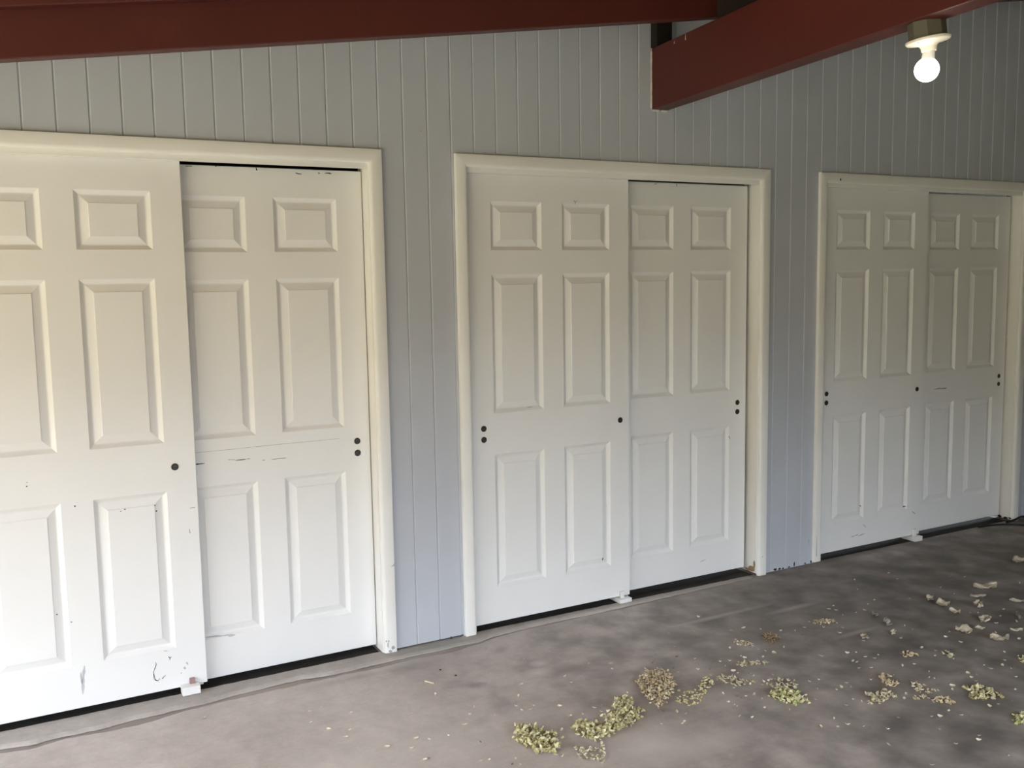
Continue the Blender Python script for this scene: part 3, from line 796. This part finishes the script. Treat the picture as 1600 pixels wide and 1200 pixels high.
CL = {"A":[[0.704,-0.885],[0.744,-0.897],[0.775,-0.971],[0.801,-0.998],[0.78,-1.04],[0.768,-1.086],[0.738,-1.109],[0.686,-1.079],[0.666,-0.972]],"B":[[0.884,-0.98],[0.955,-0.976],[0.966,-1.029],[1.069,-0.972],[1.15,-0.871],[1.201,-0.907],[1.164,-0.967],[1.18,-1.002],[1.083,-1.08],[0.973,-1.099],[0.908,-1.116],[0.876,-1.042]],"B2":[[0.812,-1.101],[0.84,-1.139],[0.885,-1.155],[0.91,-1.133],[0.902,-1.175],[0.841,-1.25],[0.825,-1.221],[0.793,-1.192]],"C":[[1.313,-0.778],[1.421,-0.726],[1.472,-0.757],[1.427,-0.888],[1.354,-0.953],[1.26,-1.012],[1.24,-0.988],[1.263,-0.885]],"C2":[[1.38,-0.928],[1.414,-0.975],[1.541,-0.886],[1.593,-0.874],[1.558,-0.939],[1.477,-0.986],[1.399,-1.057],[1.326,-1.058],[1.313,-1.006]],"D":[[1.614,-0.901],[1.663,-0.909],[1.68,-0.983],[1.721,-1.022],[1.69,-1.052],[1.622,-1.011],[1.59,-0.936]],"E":[[1.667,-1.139],[1.754,-1.124],[1.775,-1.164],[1.755,-1.256],[1.707,-1.265],[1.673,-1.201]],"E2":[[1.739,-1.039],[1.814,-1.035],[1.861,-1.112],[1.817,-1.149],[1.779,-1.126],[1.725,-1.114]],"F":[[2.084,-0.659],[2.137,-0.664],[2.128,-0.721],[2.07,-0.765],[2.039,-0.755]],"G":[[1.924,-0.66],[1.97,-0.662],[1.985,-0.714],[1.963,-0.734],[1.902,-0.698]],"I":[[1.755,-0.851],[1.822,-0.845],[1.901,-0.893],[1.873,-0.922],[1.77,-0.883]],"J":[[2.392,-0.649],[2.464,-0.654],[2.512,-0.703],[2.48,-0.732],[2.384,-0.692]],"K":[[2.169,-1.233],[2.21,-1.229],[2.167,-1.302],[2.192,-1.317],[2.141,-1.335],[2.119,-1.288]],"L":[[2.004,-1.314],[2.037,-1.34],[2.084,-1.335],[2.076,-1.396],[2.025,-1.391],[1.961,-1.41],[1.933,-1.387]],"M":[[2.232,-1.327],[2.253,-1.34],[2.22,-1.389],[2.248,-1.419],[2.219,-1.442],[2.169,-1.412]],"N":[[2.122,-1.43],[2.163,-1.435],[2.177,-1.443],[2.146,-1.457],[2.105,-1.452]],"P":[[2.366,-1.449],[2.397,-1.481],[2.439,-1.506],[2.42,-1.562],[2.409,-1.607],[2.378,-1.576],[2.312,-1.575],[2.307,-1.533],[2.34,-1.501]],"Q":[[2.215,-1.479],[2.243,-1.496],[2.205,-1.549],[2.192,-1.529],[2.149,-1.491],[2.163,-1.48]],"R":[[2.314,-1.711],[2.351,-1.721],[2.346,-1.754],[2.275,-1.781],[2.266,-1.753]],"S":[[2.439,-1.105],[2.47,-1.115],[2.48,-1.145],[2.442,-1.163],[2.412,-1.137]],"U":[[2.804,-1.388],[2.848,-1.399],[2.832,-1.437],[2.773,-1.432]],"T":[[2.594,-1.182],[2.626,-1.201],[2.601,-1.25],[2.555,-1.255]]}
def heap(key, n, size, hmax, mat, label, cat='plant litter'):
    rnd = random.Random(sum(map(ord, key))*7)
    poly = [(x + (.022 if key == 'C2' else 0), y) for x, y in CL[key]]
    xs = [p[0] for p in poly]; ys = [p[1] for p in poly]
    cx, cy = sum(xs)/len(xs), sum(ys)/len(ys)
    mb = MB(); k = 0; tries = 0
    while k < n and tries < n*60:
        tries += 1
        x, y = rnd.uniform(min(xs), max(xs)), rnd.uniform(min(ys), max(ys))
        if not inside((x, y), poly): continue
        if key != 'C2' and rnd.random() < 0.22:
            sp_ = .008 if key == 'C' else .013
            x += rnd.gauss(0, sp_); y += rnd.gauss(0, sp_)
        dm = min(math.hypot(x-px, y-py) for px, py in poly)
        s = size*rnd.uniform(.7, 1.45)
        vs, fs = flake_shape(rnd, s, s*rnd.uniform(.38, .7), rnd.uniform(.25, 1.1))
        tilt = 1.1 if hmax > 0.0055 else 0.45
        Mx = Matrix.Translation((x-cx, y-cy, 0)) @ Matrix.Rotation(rnd.uniform(0, 6.28), 4, 'Z') @ Matrix.Rotation(rnd.gauss(0, tilt), 4, 'X') @ Matrix.Rotation(rnd.gauss(0, tilt*.7), 4, 'Y')
        z = 0.0004 + hmax*min(1, dm/0.035)*rnd.random()
        vs = drop(place(vs, Mx), z)
        mb.add(vs, fs); k += 1
    o = mb.build('plant_litter', mat, None, False, (cx, cy, 0))
    return tag(o, label, cat, kind='stuff')

heap('A', 430, .0160, .026, M_GREENISH, 'thick yellow green heap of dried flowers at the bottom, nearest the wall edge of the litter')
heap('B', 720, .0140, .024, M_GREENISH, 'long bent heap of pale yellow dried flowers pointing at the round tan heap')
heap('B2', 60, .013, .004, M_PALE, 'thin scatter of dried flowers below the long bent heap')
heap('C', 540, .0120, .020, M_TAN, 'round tan brown heap of dried flowers, the farthest back of the big heaps')
heap('C2', 130, .0115, .004, M_GREENISH, 'loose scatter of dried flowers just right of the round tan heap')
heap('D', 85, .012, .004, M_PALE, 'curved line of pale dried flowers left of the small fresh green heap')
heap('E', 170, .014, .017, M_LIME, 'small fresh green heap of flowers in the middle of the litter')
heap('E2', 50, .013, .003, M_PALE, 'short pale trail of dried flowers behind the fresh green heap')
heap('F', 110, .010, .010, M_BROWN, 'small dark brown clump of plant crumbs on the bare concrete behind the heaps')
heap('G', 36, .011, .003, M_PALE, 'short streak of pale crumbs left of the dark brown clump')
heap('I', 46, .012, .003, M_PALE, 'thin straight line of pale flakes in front of the dark brown clump')
heap('J', 70, .010, .002, M_TAN, 'faint tan strip of crumbs toward the farthest doors')
heap('K', 70, .0125, .011, M_TAN, 'tan clump of dried flowers behind the paler clump with twigs')
heap('L', 95, .0135, .011, M_PALE, 'pale clump of dried flowers with curled twigs, right of the fresh green heap')
heap('M', 40, .013, .004, M_PALE, 'slanted row of pale flakes right of the tan clump')
heap('N', 14, .013, .003, M_PALE, 'short pale row of flakes in front of the slanted row')
heap('P', 110, .0135, .008, M_GREENISH, 'long yellowish trail of dried flowers near the right edge of the photo')
heap('Q', 34, .013, .004, M_TAN, 'reddish tan tangle of twigs left of the long yellowish trail')
heap('R', 60, .013, .012, M_LIME, 'bright green tuft cut off by the right edge of the photo')
heap('S', 34, .012, .003, M_TAN, 'small tan patch of crumbs behind the slanted row of flakes')
heap('T', 26, .013, .003, M_PALE, 'small pale patch of crumbs between the crumpled leaves and the yellowish trail')
heap('U', 26, .013, .003, M_GREENISH, 'yellowish patch of crumbs at the right edge behind the bright green tuft')

# single fragments, each its own object
ISO = [[0.91,-0.565],[0.848,-0.658],[0.798,-0.725],[0.859,-0.754],[0.801,-0.766],[0.83,-0.775],[0.94,-0.808],[1.053,-0.849],[1.042,-0.886],[1.079,-0.882],[1.048,-0.925],[0.977,-0.908],[0.927,-0.901],[0.997,-0.962],[0.845,-0.975],[0.75,-0.843],[0.749,-1.139],[0.6,-1.075],[0.578,-1.098],[0.599,-1.114],[0.794,-1.188],[0.799,-1.154],[0.939,-1.193],[1.177,-1.118],[1.247,-1.04],[1.304,-1.099],[1.259,-1.145],[1.244,-1.153],[1.225,-0.843],[1.304,-0.627],[1.098,-0.587],[1.418,-0.695],[1.516,-0.786],[1.285,-1.071],[1.996,-0.334],[1.747,-0.425],[1.857,-0.467],[1.673,-0.565],[1.484,-0.658],[1.609,-0.657],[1.662,-0.715],[1.723,-0.716],[1.524,-0.746],[1.862,-0.702],[1.844,-0.794],[1.846,-0.814],[1.77,-0.807],[1.713,-0.893],[1.713,-0.918],[1.75,-0.949],[1.748,-0.972],[1.6,-0.809],[1.64,-0.833],[1.731,-0.793],[1.719,-0.838],[1.565,-1.08],[1.57,-1.098],[1.595,-1.098],[1.63,-1.104],[1.631,-1.146],[1.503,-1.102],[1.507,-1.133],[1.506,-1.146],[1.585,-1.207],[1.459,-1.214],[1.489,-1.245],[1.653,-1.268],[1.875,-1.19],[1.798,-1.256],[1.933,-1.232],[1.965,-1.228],[2.133,-0.954],[2.132,-0.966],[2.067,-0.812],[2.251,-0.695],[2.24,-0.75],[2.389,-0.731],[2.317,-0.687],[1.916,-0.846],[1.988,-0.839],[1.96,-0.772],[1.973,-0.803],[1.535,-1.04],[1.824,-1.001],[1.819,-1.047],[2.074,-0.552],[2.01,-0.543],[2.134,-0.6],[2.196,-0.662],[1.9,-1.124],[1.945,-1.13],[2.2,-1.072],[2.208,-1.085],[2.167,-1.132],[2.211,-1.155],[2.146,-1.208],[2.118,-1.238],[1.972,-1.214],[2.014,-1.207],[1.999,-1.243],[1.859,-1.346],[1.921,-1.323],[1.93,-1.354],[2.334,-1.21],[2.39,-1.22],[2.38,-1.299],[2.331,-1.337],[2.338,-1.355],[2.231,-1.249],[2.186,-1.307],[2.125,-1.396],[2.089,-1.417],[2.258,-1.434],[2.497,-1.389],[2.472,-1.421],[2.514,-1.414],[2.458,-1.451],[2.621,-1.371],[2.612,-1.406],[2.683,-1.408],[2.684,-1.446],[2.625,-1.506],[2.513,-1.578],[2.325,-1.576],[2.37,-1.587],[2.346,-1.624],[2.302,-1.621],[2.41,-1.595],[2.411,-1.634],[2.142,-1.567],[2.051,-1.567],[2.076,-1.582],[2.17,-1.638],[2.046,-1.639],[1.939,-1.515],[1.781,-1.497],[1.741,-1.459],[1.7,-1.452],[1.835,-1.554],[1.746,-1.632],[1.946,-1.744],[2.066,-1.746],[2.035,-1.765],[2.025,-1.883],[1.755,-1.797],[1.99,-1.646],[2.341,-1.434],[2.31,-1.456],[2.28,-1.065],[2.301,-1.094],[2.342,-1.078],[2.585,-1.232],[2.573,-1.265],[2.739,-1.381],[2.15,-1.614],[1.736,-1.404],[1.648,-1.427],[3.283,-0.342],[3.044,-0.323],[2.935,-0.441],[3.243,-0.429],[3.042,-0.668],[2.588,-0.663],[2.664,-0.675],[2.724,-0.671],[2.879,-0.594],[2.805,-0.619],[2.462,-0.778],[2.398,-0.818],[2.413,-0.938],[2.453,-0.927],[2.708,-0.955],[2.714,-0.906],[2.576,-1.001],[3.313,-0.638],[3.564,-0.589],[3.509,-0.542],[3.289,-0.733],[3.713,-0.8],[3.287,-1.0],[3.193,-1.048],[3.093,-1.098],[2.986,-1.169],[3.002,-1.267],[2.73,-1.255],[2.814,-1.33],[2.757,-1.163],[2.248,-0.998],[2.286,-1.012],[2.56,-1.12],[2.537,-1.204],[2.587,-1.169],[2.754,-1.091],[2.821,-1.06],[3.114,-0.95],[3.144,-0.968],[3.186,-1.132],[2.58,-0.95],[2.647,-0.55],[2.609,-0.601],[2.594,-0.571],[0.112,-0.367],[0.157,-0.361],[0.191,-0.588],[0.161,-0.633],[0.263,-0.774],[0.371,-0.771],[0.41,-0.801],[0.412,-0.733],[0.355,-0.919],[0.335,-0.926],[0.432,-0.583],[0.129,-0.544],[0.239,-0.461],[0.059,-0.654],[0.087,-0.457],[0.579,-0.479],[-0.139,-0.068],[0.33,-0.827],[-0.244,-0.22],[1.044,-0.349],[1.252,-0.529],[1.331,-0.574],[0.556,-0.908],[0.5,-1.024],[0.524,-1.034],[0.478,-0.807],[0.618,-0.696],[0.657,-0.651],[0.694,-0.75],[0.593,-0.726],[0.565,-0.762],[0.854,-0.405],[0.693,-0.268],[1.09,-0.652]]
rnd = random.Random(77)
FR = []
for k in range(7):
    s = .0105 + .0013*k
    vs, fs = flake_shape(rnd, s, s*rnd.uniform(.35, .7), rnd.uniform(.25, .8))
    Mx = Matrix.Rotation(rnd.uniform(-.5, .5), 4, 'X')
    vs = drop(place(vs, Mx), 0.0004)
    me = bpy.data.meshes.new('leaf_fragment'); me.from_pydata([tuple(v) for v in vs], [], fs); me.update()
    bm = bmesh.new(); bm.from_mesh(me); bmesh.ops.recalc_face_normals(bm, faces=bm.faces); bm.to_mesh(me); bm.free()
    me.materials.append(M_PALE if k != 2 else M_BROWN)
    FR.append(me)
for i, (x, y) in enumerate(ISO):
    o = link(bpy.data.objects.new('leaf_fragment', FR[rnd.choice((0,0,1,1,2,3,3,4,5,6))]))
    o.location = (x, y, 0.0); o.rotation_euler = (0, 0, rnd.uniform(0, 6.28))
    s = rnd.uniform(.8, 1.35); o.scale = (s, s, s)
    tag(o, 'tiny dry leaf fragment lying singly on the grey concrete floor', 'leaf fragment', 'single leaf fragments on the floor')

# crumpled dead leaves
def dead_leaf(x, y, L, W, rz, mat, label, stand=0.0, seed=0):
    L *= 0.92; W *= 0.95
    r = random.Random(seed*13+1)
    nx, ny = 13, 9
    top = []
    for i in range(nx):
        t = i/(nx-1); w = W*(math.sin(math.pi*min(1, t*0.92+0.06))**0.7)*(1+.25*math.sin(t*19+seed))
        for j in range(ny):
            s = j/(ny-1)*2-1
            z = 0.26*W*(s*s) + 0.16*W*math.sin(t*8+s*3+seed) + 0.12*W*math.sin(s*8+t*6+seed*2) + 0.25*L*((t-.5)**2)
            top.append(Vector(((t-.5)*L, s*w/2, z)))
    Mx = Matrix.Rotation(rz, 4, 'Z') @ Matrix.Rotation(stand, 4, 'X')
    top = [Mx @ v for v in top]
    lo = min(v.z for v in top)
    top = [Vector((v.x, v.y, v.z-lo+.0012)) for v in top]
    bot = [v - Vector((0, 0, .0008)) for v in top]
    n = nx*ny; fs = []
    for i in range(nx-1):
        for j in range(ny-1):
            a = i*ny+j
            fs.append((a, a+ny, a+ny+1, a+1)); fs.append((a+n, a+1+n, a+ny+1+n, a+ny+n))
    ring = [j for j in range(ny)] + [i*ny+ny-1 for i in range(1, nx)] + [(nx-1)*ny+j for j in range(ny-2, -1, -1)] + [i*ny for i in range(nx-2, 0, -1)]
    for a, b in zip(ring, ring[1:]+ring[:1]): fs.append((a, b, b+n, a+n))
    o = mesh_obj('dead_leaf', top+bot, fs, mat, None, True, (x, y, 0))
    # midrib as a part of its own
    rib = MB(); vs = []
    for i in range(nx):
        c = top[i*ny+ny//2] + Vector((0, 0, .0006))
        for k in range(5):
            a = 2*math.pi*k/5
            vs.append(c + (Mx.to_3x3() @ Vector((0, .0009*math.cos(a), .0009*math.sin(a)))))
    rfs = [(i*5+k, i*5+(k+1) % 5, (i+1)*5+(k+1) % 5, (i+1)*5+k) for i in range(nx-1) for k in range(5)]
    rfs += [tuple(range(5))[::-1], tuple(range((nx-1)*5, nx*5))]
    mesh_obj('midrib', vs, rfs, M_LEAFG, o, True)
    tag(o, label, 'leaf', 'crumpled dead leaves on the floor')
dead_leaf(3.105,-.733,.065,.035,0.3,M_LEAF,'curled tan dead leaf with an upturned edge, the left of three in a slanting row',.5,1)
dead_leaf(3.083,-.825,.070,.045,-.5,M_LEAF,'broad pale dead leaf in the middle of a slanting row of three',.2,2)
dead_leaf(3.05,-.915,.055,.030,-1.2,M_LEAF,'small dark-edged dead leaf at the lower end of a slanting row of three',.3,3)
dead_leaf(3.49,-.76,.13,.045,-.5,M_LEAF,'longest flat tan dead leaf, far back on the floor',.1,4)
dead_leaf(3.222,-.912,.09,.042,.5,M_LEAF,'wide tan dead leaf in front of the longest one',.15,5)
dead_leaf(3.064,-1.058,.085,.045,.2,M_LEAF,'pale ragged dead leaf behind a small bright twisted one',.15,6)
dead_leaf(2.86,-1.102,.075,.050,-.9,M_LEAF,'forked pale dead leaf left of the small bright twisted one',.35,7)
dead_leaf(2.961,-1.108,.05,.022,-.6,M_PALE,'small bright twisted dead leaf between two larger pale ones',.2,8)
dead_leaf(2.915,-1.235,.085,.040,-.6,M_LEAF,'long pale ribbed dead leaf closest to the right corner of the floor',.15,9)
dead_leaf(2.645,-.861,.050,.040,1.2,M_LEAFG,'grey dead leaf standing on its edge with a dark shadow',1.1,10)
dead_leaf(2.595,-.941,.050,.022,.4,M_PALE,'small cream curl of leaf beside the upright grey leaf',.3,11)
dead_leaf(2.707,-.742,.055,.030,.9,M_LEAFG,'small grey ragged leaf behind the upright grey leaf',.4,12)
dead_leaf(2.439,-.918,.055,.030,.4,M_LEAF,'lone tan ragged leaf left of the upright grey leaf',.2,13)
dead_leaf(4.04,-.575,.10,.045,-.2,M_LEAF,'pale dead leaf at the right edge nearest the far doors',.15,14)
dead_leaf(3.439,-.97,.08,.022,-.7,M_LEAF,'narrow pale dead leaf at the right edge behind a grey curled one',.1,15)
dead_leaf(3.237,-1.105,.065,.028,.9,M_LEAFG,'grey curled leaf standing at the right edge',.7,16)
dead_leaf(3.084,-1.201,.06,.018,-.6,M_PALE,'narrow bright sliver of leaf at the right edge',.1,17)
dead_leaf(3.345,-.824,.085,.020,-.5,M_LEAF,'thin strip of tan leaf lying beside the wide tan leaf',.1,18)

sp = MB(); sp.box((-.0225, -.0028, .0005), (.0225, .0028, .005), .001)
o = sp.build('wood_splinter', M_LIGHTWOOD, None, False, (.604, -.360, 0)); o.rotation_euler = (0, 0, math.radians(-60))
tag(o, 'pale straight wood splinter alone on the floor left of the heaps', 'splinter')
for (x, y, lab) in ((.723, -.353, 'black speck on the bare floor right of the pale splinter'), (.693, -.268, 'dark speck on the floor nearest the wall between the doors')):
    m = MB(); m.lathe([(0, .0045), (.003, .004), (.0048, .002), (.004, .0003)], 9)
    o = m.build('pebble', M_SCUFF, None, True, (x, y, 0)); o.scale = (1.2, .8, 1)
    tag(o, lab, 'pebble')
